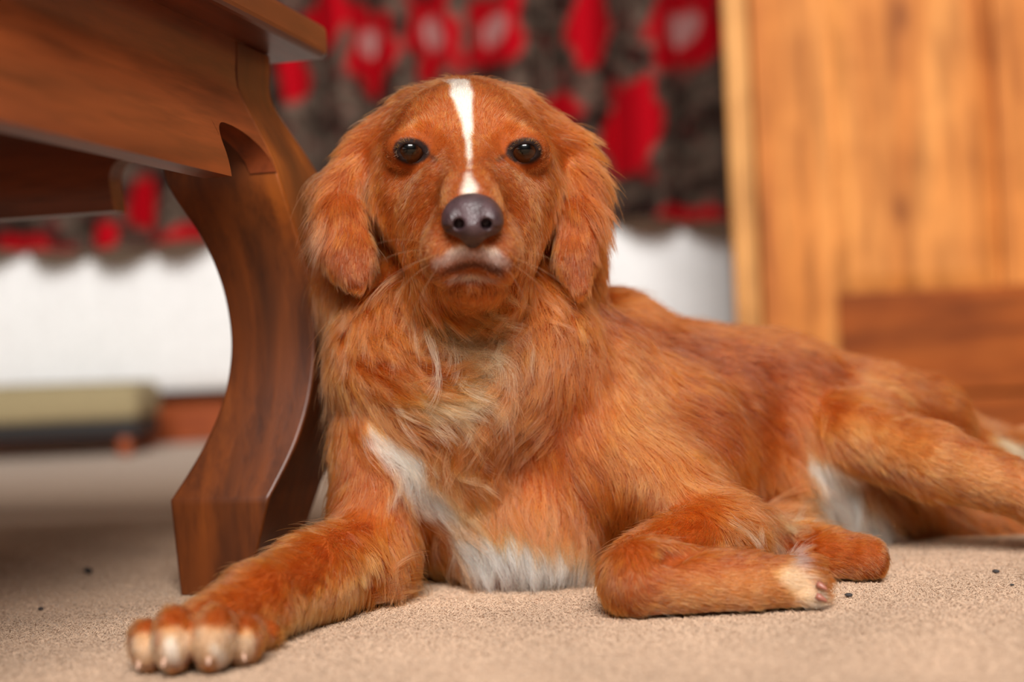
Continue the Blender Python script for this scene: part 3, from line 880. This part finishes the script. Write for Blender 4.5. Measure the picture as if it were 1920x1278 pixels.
# ---- eyes
t = NT('eye_gloss')
tc = t.n('ShaderNodeTexCoord')
sx = t.n('ShaderNodeSeparateXYZ', {0: tc.outputs['Object']})
rr = t.n('ShaderNodeVectorMath', {0: tc.outputs['Object'], 1: (1, 0, 1)}, operation='MULTIPLY')
ln = t.n('ShaderNodeVectorMath', {0: rr.outputs[0]}, operation='LENGTH')
nn = t.n('ShaderNodeTexNoise', {'Vector': tc.outputs['Object'], 'Scale': 900.0, 'Detail': 3.0})
iris = t.mix(nn.outputs[0], rgba(48, 22, 9), rgba(84, 42, 16))
c = t.ramp(ln.outputs['Value'], [(0.0, (0.002, 0.002, 0.002, 1)), (0.0046, (0.003, 0.002, 0.002, 1)), (0.0056, (1, 1, 1, 1)), (0.0076, (1, 1, 1, 1)), (0.0082, (0.02, 0.012, 0.01, 1)), (0.0088, (0.06, 0.04, 0.035, 1))])
c = t.mix(1.0, iris, c, 'MULTIPLY')
b = t.n('ShaderNodeBsdfPrincipled', {'Base Color': c, 'Roughness': 0.3, 'Specular IOR Level': 0.1, 'Coat Weight': 1.0, 'Coat Roughness': 0.02, 'Coat IOR': 1.36})
M_eye = t.surf(b.outputs[0])
for (ex, ey, ed), nm in zip(EYES, ('left', 'right')):
    bm = bmesh.new(); bmesh.ops.create_uvsphere(bm, u_segments=40, v_segments=24, radius=0.0122)
    for vv in bm.verts:
        if vv.co.y < -0.006: vv.co.y -= 0.10 * (-vv.co.y - 0.006)
    o = bm_obj('eye', bm, M_eye, DOG, True)
    o.location = Vector(to_world(cam_pt(ex, ey, ed))) - base_c
    o['label'] = 'dark brown glossy eye'

# ---- nose leather
N = Field((-0.055, 0.045, 0.90), (0.005, 0.115, 0.99), 0.0009)
N.ell(886, 398, .953, 52, 36, 52, 6)
N.ell(851, 414, .950, 24, 27, 40, 12); N.ell(921, 414, .950, 24, 27, 40, 12)
N.ell(886, 424, .948, 36, 32, 46, 12)
N.cone((886, 424, .948, 26), (886, 452, .953, 14), 10)
for sg in (-1, 1):
    N.chain([(886 + sg * 27, 418, .926, 13), (886 + sg * 25, 421, .944, 9)], 4, 'sub')
    N.chain([(886 + sg * 30, 425, .930, 8), (886 + sg * 44, 432, .938, 6.5), (886 + sg * 60, 433, .948, 6)], 4, 'sub')
N.chain([(886, 366, .930, 3), (886, 400, .926, 2.5), (886, 440, .928, 4), (886, 460, .94, 4)], 7, 'sub')
nv, nf = N.mesh()
t = NT('nose_leather')
vo = t.n('ShaderNodeTexVoronoi', {'Vector': t.coords(), 'Scale': 900.0})
ns = t.n('ShaderNodeTexNoise', {'Vector': t.coords(), 'Scale': 60.0, 'Detail': 2.0})
c = t.ramp(ns.outputs[0], [(0.35, rgba(52, 35, 37)), (0.65, rgba(78, 57, 60))])
bp = t.n('ShaderNodeBump', {'Height': vo.outputs['Distance'], 'Strength': 0.5, 'Distance': 0.0006})
b = t.n('ShaderNodeBsdfPrincipled', {'Base Color': c, 'Roughness': 0.38, 'Normal': bp.outputs[0]})
M_nose = t.surf(b.outputs[0])
no = mesh_obj('nose', to_world(nv) - np.array(base_c), nf.tolist(), M_nose, DOG)
no['label'] = 'purplish brown nose leather'

# ---- claws
M_claw = plain('claw_horn', rgba(180, 142, 120), 0.5)
M_claw_d = plain('claw_dark', rgba(150, 92, 74), 0.4)
def claw(p0, p1, r):
    a, b_ = P(*p0), P(*p1)
    d = (b_ - a); L = d.length
    vs, fs = lathe([(r * 0.9, 0), (r, L * 0.3), (r * 0.75, L * 0.65), (r * 0.35, L * 0.92), (r * 0.1, L)], 10)
    q = d.to_track_quat('Z', 'Y').to_matrix()
    vs = [tuple(q @ Vector((x, y - 0.25 * r * (z / L) ** 2, z)) + a - base_c) for x, y, z in vs]
    return mesh_obj('claw', vs, fs, M_claw if p0[0] < 900 else M_claw_d, DOG)
for p0, p1, r in (((263, 1236, .867), (257, 1254, .860), .0017), ((309, 1232, .852), (305, 1250, .846), .0018), ((392, 1230, .851), (390, 1246, .846), .0018), ((457, 1226, .869), (459, 1238, .864), .0015),
                  ((1528, 1066, .985), (1546, 1078, .98), .0022), ((1532, 1094, .970), (1552, 1104, .966), .0024), ((1530, 1116, .968), (1552, 1126, .966), .0024)):
    claw(p0, p1, r)
# ------------------------------------------------------------------ coat: strands combed along the body
# combing marks: place, direction in the picture plane (x right, y down), length mm, lift, wave
COMB = [
    # muzzle and face
    (880, 345, 0, -1, 4, .25, 0), (850, 370, -.5, -.6, 4, .3, 0), (918, 370, .5, -.6, 4, .3, 0), (830, 420, -1, .1, 5, .3, 0), (940, 420, 1, .1, 5, .3, 0),
    (830, 470, -.8, .8, 6, .35, .1), (940, 470, .8, .8, 6, .35, .1), (885, 475, 0, 1, 5, .4, .1), (885, 525, 0, 1, 7, .5, .2), (830, 520, -.7, .9, 8, .4, .2), (945, 520, .7, .9, 8, .4, .2), (885, 560, 0, 1, 10, .4, .3),
    (880, 280, 0, -1, 5, .25, 0), (868, 220, 0, -1, 6, .25, 0), (862, 170, 0, -1, 7, .2, 0), (800, 200, -.5, -.8, 7, .2, 0), (940, 200, .5, -.8, 7, .2, 0),
    (730, 240, -.9, .1, 9, .2, .1), (1015, 240, .9, .1, 9, .2, .1), (790, 235, -.4, -.7, 7, .35, 0), (965, 235, .4, -.7, 7, .35, 0),
    (770, 325, -.6, .6, 5, .25, 0), (985, 325, .6, .6, 5, .25, 0), (735, 350, -.7, .7, 7, .25, .1), (1015, 350, .7, .7, 7, .25, .1), (820, 310, -.5, .1, 4, .25, 0), (935, 310, .5, .1, 4, .25, 0),
    (770, 420, -.6, .8, 9, .25, .2), (990, 420, .6, .8, 9, .25, .2), (800, 380, -.7, .5, 6, .25, 0), (960, 380, .7, .5, 6, .25, 0), (760, 480, -.3, 1, 11, .25, .5), (1000, 480, .3, 1, 11, .25, .5),
    (715, 215, -.9, .5, 12, .12, .2), (1030, 215, .9, .5, 12, .12, .2), (755, 190, -.8, -.1, 8, .15, .1), (990, 190, .8, -.1, 8, .15, .1),
    # lips
    (812, 512, -.5, 1, 3, .2, 0), (840, 504, -.2, 1, 2.5, .2, 0), (885, 493, 0, 1, 2.5, .2, 0), (932, 504, .2, 1, 2.5, .2, 0), (962, 512, .5, 1, 3, .2, 0),
    # lids
    (736, 275, -.8, -.2, 2.5, .2, 0), (770, 256, -.2, -1, 3, .2, 0), (804, 285, .6, .2, 2.5, .2, 0), (770, 306, -.2, 1, 2.5, .2, 0), (1017, 275, .8, -.2, 2.5, .2, 0), (983, 256, .2, -1, 3, .2, 0), (949, 285, -.6, .2, 2.5, .2, 0), (983, 306, .2, 1, 2.5, .2, 0),
    # ears
    (700, 240, -1, .3, 14, .15, .3), (660, 280, -.7, .8, 16, .12, .3), (625, 340, -.3, 1, 24, .15, .35), (605, 410, -.25, 1, 28, .15, .4), (645, 400, .0, 1, 11, .08, .2), (650, 470, .05, 1, 9, .08, .1), (665, 520, .1, 1, 9, .1, .1), (690, 330, -.1, 1, 28, .15, .4),
    (1045, 240, 1, .2, 18, .2, .3), (1080, 275, .8, .6, 20, .2, .3), (1100, 340, .4, 1, 24, .22, .35), (1114, 400, .4, 1, 28, .25, .4), (1080, 420, .05, 1, 11, .08, .2), (1080, 490, 0, 1, 10, .08, .1), (1088, 540, .1, 1, 9, .1, .1), (1055, 330, .1, 1, 26, .2, .4),
    # throat and ruff
    (640, 580, .1, 1, 30, .25, .7), (720, 560, .6, .8, 30, .3, .8), (800, 590, .7, .8, 36, .35, 1), (880, 600, .4, 1, 38, .35, 1), (950, 590, -.2, 1, 30, .3, .8), (1030, 570, -.2, 1, 28, .3, 1), (1090, 600, .0, 1, 22, .25, .4),
    (620, 680, .5, .8, 26, .2, .4), (720, 660, .9, .5, 28, .22, .5), (820, 670, 1, .35, 36, .3, .9), (890, 680, .7, .7, 40, .35, 1), (960, 680, -.5, .9, 34, .3, .8), (1050, 680, -.1, 1, 26, .2, .3),
    (650, 760, .8, .6, 22, .18, .3), (760, 745, 1, .35, 30, .25, .6), (860, 750, .9, .5, 38, .3, .9), (920, 770, -.2, 1, 34, .3, .9), (1000, 780, -.6, .8, 26, .22, .4), (1100, 760, .15, 1, 20, .15, .2),
    (720, 830, .7, .8, 24, .2, .4), (790, 890, .5, .9, 28, .25, .6), (860, 860, .2, 1, 34, .3, .9), (930, 870, -.3, 1, 30, .3, .8), (1000, 880, .3, .9, 24, .2, .4), (1090, 880, .6, .7, 20, .15, .3),
    (860, 960, .4, .9, 32, .3, .6), (940, 980, .2, 1, 34, .3, .5), (1040, 1000, -.1, 1, 32, .28, .5), (960, 1060, .1, 1, 32, .25, .4), (1080, 1070, 0, 1, 30, .25, .4),
    # shoulder, ribs, back
    (1180, 700, .6, .8, 16, .12, .15), (1200, 820, .7, .7, 18, .14, .2), (1150, 600, .8, .5, 15, .1, .1), (1280, 660, 1, .35, 14, .1, .1), (1300, 780, .9, .5, 16, .12, .15), (1320, 900, .8, .6, 22, .18, .4),
    (1400, 650, 1, .25, 14, .1, .1), (1420, 780, .9, .5, 16, .12, .2), (1430, 900, .5, .9, 26, .2, .5), (1500, 680, .9, .5, 16, .15, .2), (1500, 800, .4, .9, 26, .2, .4), (1470, 960, .3, 1, 36, .25, .8), (1400, 990, .5, .8, 30, .3, 1),
    (1600, 700, 1, .4, 14, .12, .1), (1720, 760, 1, .5, 14, .12, .1), (1820, 800, 1, .5, 24, .25, .4), (1890, 850, .8, .8, 36, .35, .5),
    # hind leg, belly
    (1590, 800, .7, .7, 11, .1, .1), (1700, 840, 1, .35, 10, .1, .1), (1900, 910, 1, .35, 10, .1, .1), (1600, 870, .8, .6, 14, .15, .2), (2050, 970, 1, .3, 10, .1, .1),
    (1540, 900, .35, 1, 34, .15, .4), (1600, 960, .5, .9, 38, .18, .4), (1700, 990, .6, .8, 36, .2, .4), (1800, 990, .6, .7, 30, .2, .4), (1560, 1040, 1, .1, 9, .12, .1), (1640, 1050, .8, .6, 6, .12, 0),
    # folded foreleg
    (1200, 950, -.3, 1, 14, .14, .2), (1160, 1080, .2, .9, 10, .1, .1), (1240, 1120, 1, .1, 9, .1, .1), (1400, 1110, 1, .05, 8, .1, .1), (1500, 1110, 1, .25, 10, .15, .2), (1330, 1000, -.7, .7, 14, .15, .3), (1300, 950, .2, 1, 18, .15, .3),
    # stretched foreleg
    (650, 880, -.2, 1, 14, .12, .1), (700, 950, -.3, 1, 14, .12, .15), (620, 970, -.6, .8, 12, .14, .1), (680, 1080, -.5, .9, 12, .16, .2), (560, 1060, -.9, .5, 10, .12, .1), (560, 1140, -.7, .8, 12, .16, .15), (450, 1120, -.9, .6, 9, .12, .1), (380, 1160, -.7, .8, 8, .12, .1), (330, 1200, -.2, 1, 7, .14, .1), (420, 1210, .1, 1, 7, .14, .1), (490, 1170, -.2, 1, 10, .15, .2), (722, 1098, .8, .6, 34, .2, .8), (780, 1000, .5, .8, 20, .2, .4),
]
K_pos = np.array([hit(a[0], a[1]) for a in COMB])
K_dir = np.array([CAM_ROT @ np.array([a[2], -a[3], 0.25 * 0]) for a in COMB]); K_dir /= np.linalg.norm(K_dir, axis=1)[:, None]
K_val = np.array([a[4:7] for a in COMB], float)
# far side of the body: simple backward and downward lie
extra = [((0.05, 1.32, 0.20), (0.6, 0.3, -0.6), (18, .15, .2)), ((0.25, 1.40, 0.15), (0.7, 0.2, -0.6), (18, .15, .2)), ((-0.05, 1.20, 0.33), (0, 0.4, -0.9), (14, .15, .2)), ((0.40, 1.5, 0.1), (0.8, 0.1, -0.5), (20, .15, .2)), ((-0.1, 1.3, 0.15), (0.3, 0.3, -0.9), (20, .2, .3))]
K_pos = np.concatenate([K_pos, np.array([e[0] for e in extra])]); K_dir = np.concatenate([K_dir, np.array([e[1] for e in extra])]); K_val = np.concatenate([K_val, np.array([e[2] for e in extra], float)])

def comb(p):
    d_out = np.zeros((len(p), 3)); v_out = np.zeros((len(p), 3))
    for s in range(0, len(p), 40000):
        q = p[s:s + 40000]
        d2 = ((q ** 2).sum(1)[:, None] + (K_pos ** 2).sum(1)[None] - 2 * q @ K_pos.T)
        w = 1.0 / (np.maximum(d2, 0) + 0.008 ** 2) ** 2
        w /= w.sum(1)[:, None]
        d_out[s:s + 40000] = w @ K_dir; v_out[s:s + 40000] = w @ K_val
    return d_out, v_out

NSTR = 40000 if DEV == 'fast' else 330000
cen = wv[tri].mean(1); ar = np.linalg.norm(fn, axis=1) / 2
fnn = fn / (np.linalg.norm(fn, axis=1)[:, None] + 1e-12)
facing = (fnn * (np.array([0, 0, CAM_H]) - cen)).sum(1) / np.linalg.norm(cen - np.array([0, 0, CAM_H]), axis=1)
_, vv_ = comb(cen)
dens = np.where(facing > -0.35, 1.0, 0.25) * np.clip(14.0 / (vv_[:, 0] + 1.5), 0.55, 2.6)
dens *= (cen[:, 2] > 0.005) | (fnn[:, 2] > -0.5)
# bare skin: eye openings, under the nose leather
bare = np.zeros(len(cen), bool)
for ex, ey, ed in EYES:
    bare |= np.linalg.norm(cen - to_world(cam_pt(ex, ey, ed)), axis=1) < 0.0138
nose_c = to_world(cam_pt(886, 408, .957))
q_ = (cen - nose_c) / np.array([0.0185, 0.017, 0.0155])
bare |= (q_ ** 2).sum(1) < 1
dens[bare] = 0
pr = ar * dens; cdf = np.cumsum(pr) / pr.sum()
def sample(n):
    ti = np.searchsorted(cdf, rng.random(n))
    u, v_ = rng.random(n), rng.random(n)
    fl = u + v_ > 1; u[fl] = 1 - u[fl]; v_[fl] = 1 - v_[fl]
    A, B, C_ = (tri[ti, k] for k in range(3))
    w = np.stack([1 - u - v_, u, v_], 1)[:, :, None]
    p = wv[A] * w[:, 0] + wv[B] * w[:, 1] + wv[C_] * w[:, 2]
    nrm = vn[A] * w[:, 0] + vn[B] * w[:, 1] + vn[C_] * w[:, 2]
    return p, nrm / (np.linalg.norm(nrm, axis=1)[:, None] + 1e-12)
KP = 7
def grow(p, nrm, jitter=0.22, lscale=1.0):
    n = len(p)
    d, val = comb(p)
    L = np.where(val[:, 0] < 10, val[:, 0] * 0.82, val[:, 0]) * 0.001 * lscale; lift = val[:, 1]; wave = val[:, 2]
    tg = d - (d * nrm).sum(1)[:, None] * nrm
    tg += 0.18 * np.stack([wob3(p + 3, 120), wob3(p + 7, 110), wob3(p + 5, 130)], 1)
    tg += jitter * rng.normal(size=(n, 3)) * (0.5 + 0.8 * wave)[:, None]
    tg -= (tg * nrm).sum(1)[:, None] * nrm
    tg /= np.linalg.norm(tg, axis=1)[:, None] + 1e-9
    side = np.cross(nrm, tg)
    L = L * (0.75 + 0.5 * rng.random(n))
    lift = lift + 0.10 + 0.12 * rng.random(n)
    fly = rng.random(n) < 0.02
    L = np.where(fly, L * 1.6, L); lift = np.where(fly, lift + 0.3, lift)
    ph = 6 * wob3(p + 11, 35) + rng.normal(size=n) * 0.5
    out = np.zeros((n, KP, 3)); out[:, 0] = p - nrm * 0.0006
    cur = p - nrm * 0.0006
    for i in range(1, KP):
        s = i / (KP - 1)
        ang = lift * (1.25 - 0.9 * s)
        wv_ = wave * np.sin(ph + s * 4.2) * 0.75
        dd = tg * np.cos(ang)[:, None] + nrm * np.sin(ang)[:, None] + side * wv_[:, None] + np.array([0, 0, -1]) * (0.22 * s * np.clip(L / 0.03, 0, 1.3))[:, None]
        dd /= np.linalg.norm(dd, axis=1)[:, None]
        cur = cur + dd * (L / (KP - 1))[:, None]
        cur[:, 2] = np.maximum(cur[:, 2], 0.0012 + 0.003 * rng.random(n) * s)
        out[:, i] = cur
    return out, L, wave
# locks: every strand leans towards the guide strand of its lock
NG = max(800, NSTR // 26)
gp, gn = sample(NG)
gcur, gL, gw = grow(gp, gn, 0.16)
kd = KDTree(NG)
for i in range(NG): kd.insert(gp[i], i)
kd.balance()
sp, sn = sample(NSTR)
near = np.array([kd.find(p)[1] for p in sp])
scur, sL, sw = grow(sp, sn)
ss = (np.arange(KP) / (KP - 1))[None, :, None]
same = ((sn * gn[near]).sum(1) > 0.5) & (np.linalg.norm(sp - gp[near], axis=1) < 0.02)
cl = np.clip(0.25 + 0.75 * gL[near] / 0.03, 0, 0.9) * same * (0.7 + 0.3 * rng.random(NSTR))
ratio = np.clip(sL / (gL[near] + 1e-6), 0.4, 1.6)
gfollow = gcur[near]
tgt = gp[near][:, None, :] + (gfollow - gp[near][:, None, :]) * ratio[:, None, None]
offs = (sp - gp[near])[:, None, :]
tgt = tgt + offs * (1 - 0.72 * ss)
mixw = (cl[:, None, None] * ss ** 0.8)
scur = scur * (1 - mixw) + tgt * mixw
scur[:, :, 2] = np.maximum(scur[:, :, 2], 0.0012)
scol = coat(sp)
lockv = rng.normal(size=NG)[near] * 0.22 + rng.normal(size=NSTR) * 0.13
scol = np.clip(scol * np.exp(lockv)[:, None], 0, 0.95)
grey = rng.random(NSTR) < 0.04
scol[grey] = scol[grey] * 0.6 + 0.4 * C_CR
rad0 = np.where(sL < 0.010, 0.00013, 0.00015) * (0.8 + 0.4 * rng.random(NSTR))

t = NT('dog_fur')
a_ = t.n('ShaderNodeAttribute', attribute_name='tint')
hb = t.n('ShaderNodeBsdfHairPrincipled', {'Color': a_.outputs['Color'], 'Roughness': 0.32, 'Radial Roughness': 0.5, 'Random Roughness': 0.2, 'Coat': 0.0, 'IOR': 1.42}, parametrization='COLOR')
M_fur = t.surf(hb.outputs[0])

prof = np.array([1.0, 1.0, 0.95, 0.85, 0.7, 0.5, 0.15])[None, :]
short = sL < 0.014
pick = [0, 2, 4, 6]
rel = scur - np.array(base_c)
fur = make_curves('fur', [(rel[short][:, pick], rad0[short][:, None] * prof[:, pick], scol[short]), (rel[~short], rad0[~short][:, None] * prof, scol[~short])], DOG, M_fur)
fur['kind'] = 'stuff'
fur['label'] = 'silky red golden coat with cream feathering'

# long wavy locks of the ruff, chest and belly
NL = 300 if DEV == 'fast' else 1500
cp, cn = sample(NL * 12)
_, cv = comb(cp)
okl = (cv[:, 0] > 25) & (cv[:, 2] > 0.33)
cp, cn = cp[okl][:NL], cn[okl][:NL]
lcur, lL, lw = grow(cp, cn + 0.0, 0.25, 1.15)
per = 26
lp = np.repeat(lcur, per, 0); m_ = len(lp)
o1 = rng.normal(size=(m_, 3)) * 0.0022
taper = (1 - 0.75 * ss) 
lp = lp + o1[:, None, :] * taper + rng.normal(size=(m_, 1, 3)) * 0.0022 * ss ** 2
lp = lp[:, :1] + (lp - lp[:, :1]) * (0.7 + 0.4 * rng.random(m_))[:, None, None]
lp[:, :, 2] = np.maximum(lp[:, :, 2], 0.0012)
lc = np.repeat(coat(cp) * np.exp(rng.normal(size=len(cp)) * 0.16)[:, None], per, 0)
lc = np.clip((lc * 0.88 + 0.12 * C_CR) * np.exp(rng.normal(size=m_) * 0.14)[:, None], 0, 0.95)
lk = make_curves('feathering', [(lp - np.array(base_c), np.full((m_, 1), 0.00014) * prof, lc)], DOG, M_fur)
lk['kind'] = 'stuff'; lk['label'] = 'long wavy locks on neck, chest and belly'

# pale wavy tufts at the throat, breast and between paw and belly
tp = []
for line, cnt, spread in (([(780, 595), (830, 630), (870, 680)], 26, 26), ([(740, 730), (800, 745), (860, 740)], 24, 20), ([(930, 580), (950, 640)], 10, 18),
                          ([(850, 800), (880, 860), (850, 900)], 18, 24), ([(1390, 990), (1450, 985), (1520, 1000)], 26, 14), ([(720, 850), (780, 900)], 10, 18)):
    line = np.array(line, float)
    for _ in range(cnt):
        u = rng.random() * (len(line) - 1); i = int(min(u, len(line) - 2))
        q = line[i] + (line[i + 1] - line[i]) * (u - i) + rng.normal(size=2) * spread
        tp.append(hit(*q))
tp = np.array(tp)
tn = np.array([bvh.find_nearest(Vector(p_))[1] for p_ in tp])
tcur, tL, tw = grow(tp, tn, 0.35, 1.25)
per = 34
tl = np.repeat(tcur, per, 0); m_ = len(tl)
tl = tl + (rng.normal(size=(m_, 3)) * 0.0026)[:, None, :] * (1 - 0.8 * ss) + rng.normal(size=(m_, 1, 3)) * 0.0016 * ss ** 2
tl = tl[:, :1] + (tl - tl[:, :1]) * (0.75 + 0.4 * rng.random(m_))[:, None, None]
tl[:, :, 2] = np.maximum(tl[:, :, 2], 0.0012)
tcol = np.repeat((0.45 + 0.35 * rng.random(len(tp)))[:, None], per, 0)
tcol = np.clip((np.repeat(coat(tp), per, 0) * (1 - tcol) + C_CR * tcol) * np.exp(rng.normal(size=m_) * 0.12)[:, None], 0, 0.95)
tf = make_curves('wavy_tufts', [(tl - np.array(base_c), np.full((m_, 1), 0.00015) * prof, tcol)], DOG, M_fur)
tf['kind'] = 'stuff'; tf['label'] = 'pale cream wavy tufts at throat and breast'

# whiskers
wp, wc = [], []
for (px, py, dx, dy) in [(800, 470, -1, -.1), (805, 485, -1, .15), (812, 460, -.9, -.35), (808, 495, -.9, .45), (815, 478, -1, .3), (822, 500, -.6, .8),
                         (968, 470, 1, -.05), (962, 485, 1, .2), (958, 455, .9, -.3), (960, 495, .9, .5), (955, 478, 1, .35), (950, 502, .6, .8),
                         (790, 232, -.4, -1), (960, 228, .4, -1)]:
    a = hit(px, py); d = CAM_ROT @ np.array([dx, -dy, -0.35]); d /= np.linalg.norm(d)
    L = 0.045 * (0.6 + 0.6 * random.random()) * (0.5 if py < 300 else 1)
    pts = [a + d * L * s + np.array([0, 0.25, -1]) * 0.35 * L * s ** 2 for s in np.linspace(0, 1, KP)]
    wp.append(pts); wc.append(C_TN)
make_curves('whiskers', [(np.array(wp) - np.array(base_c), 0.0001 * prof.repeat(len(wp), 0), np.array(wc))], DOG, M_fur)['kind'] = 'stuff'
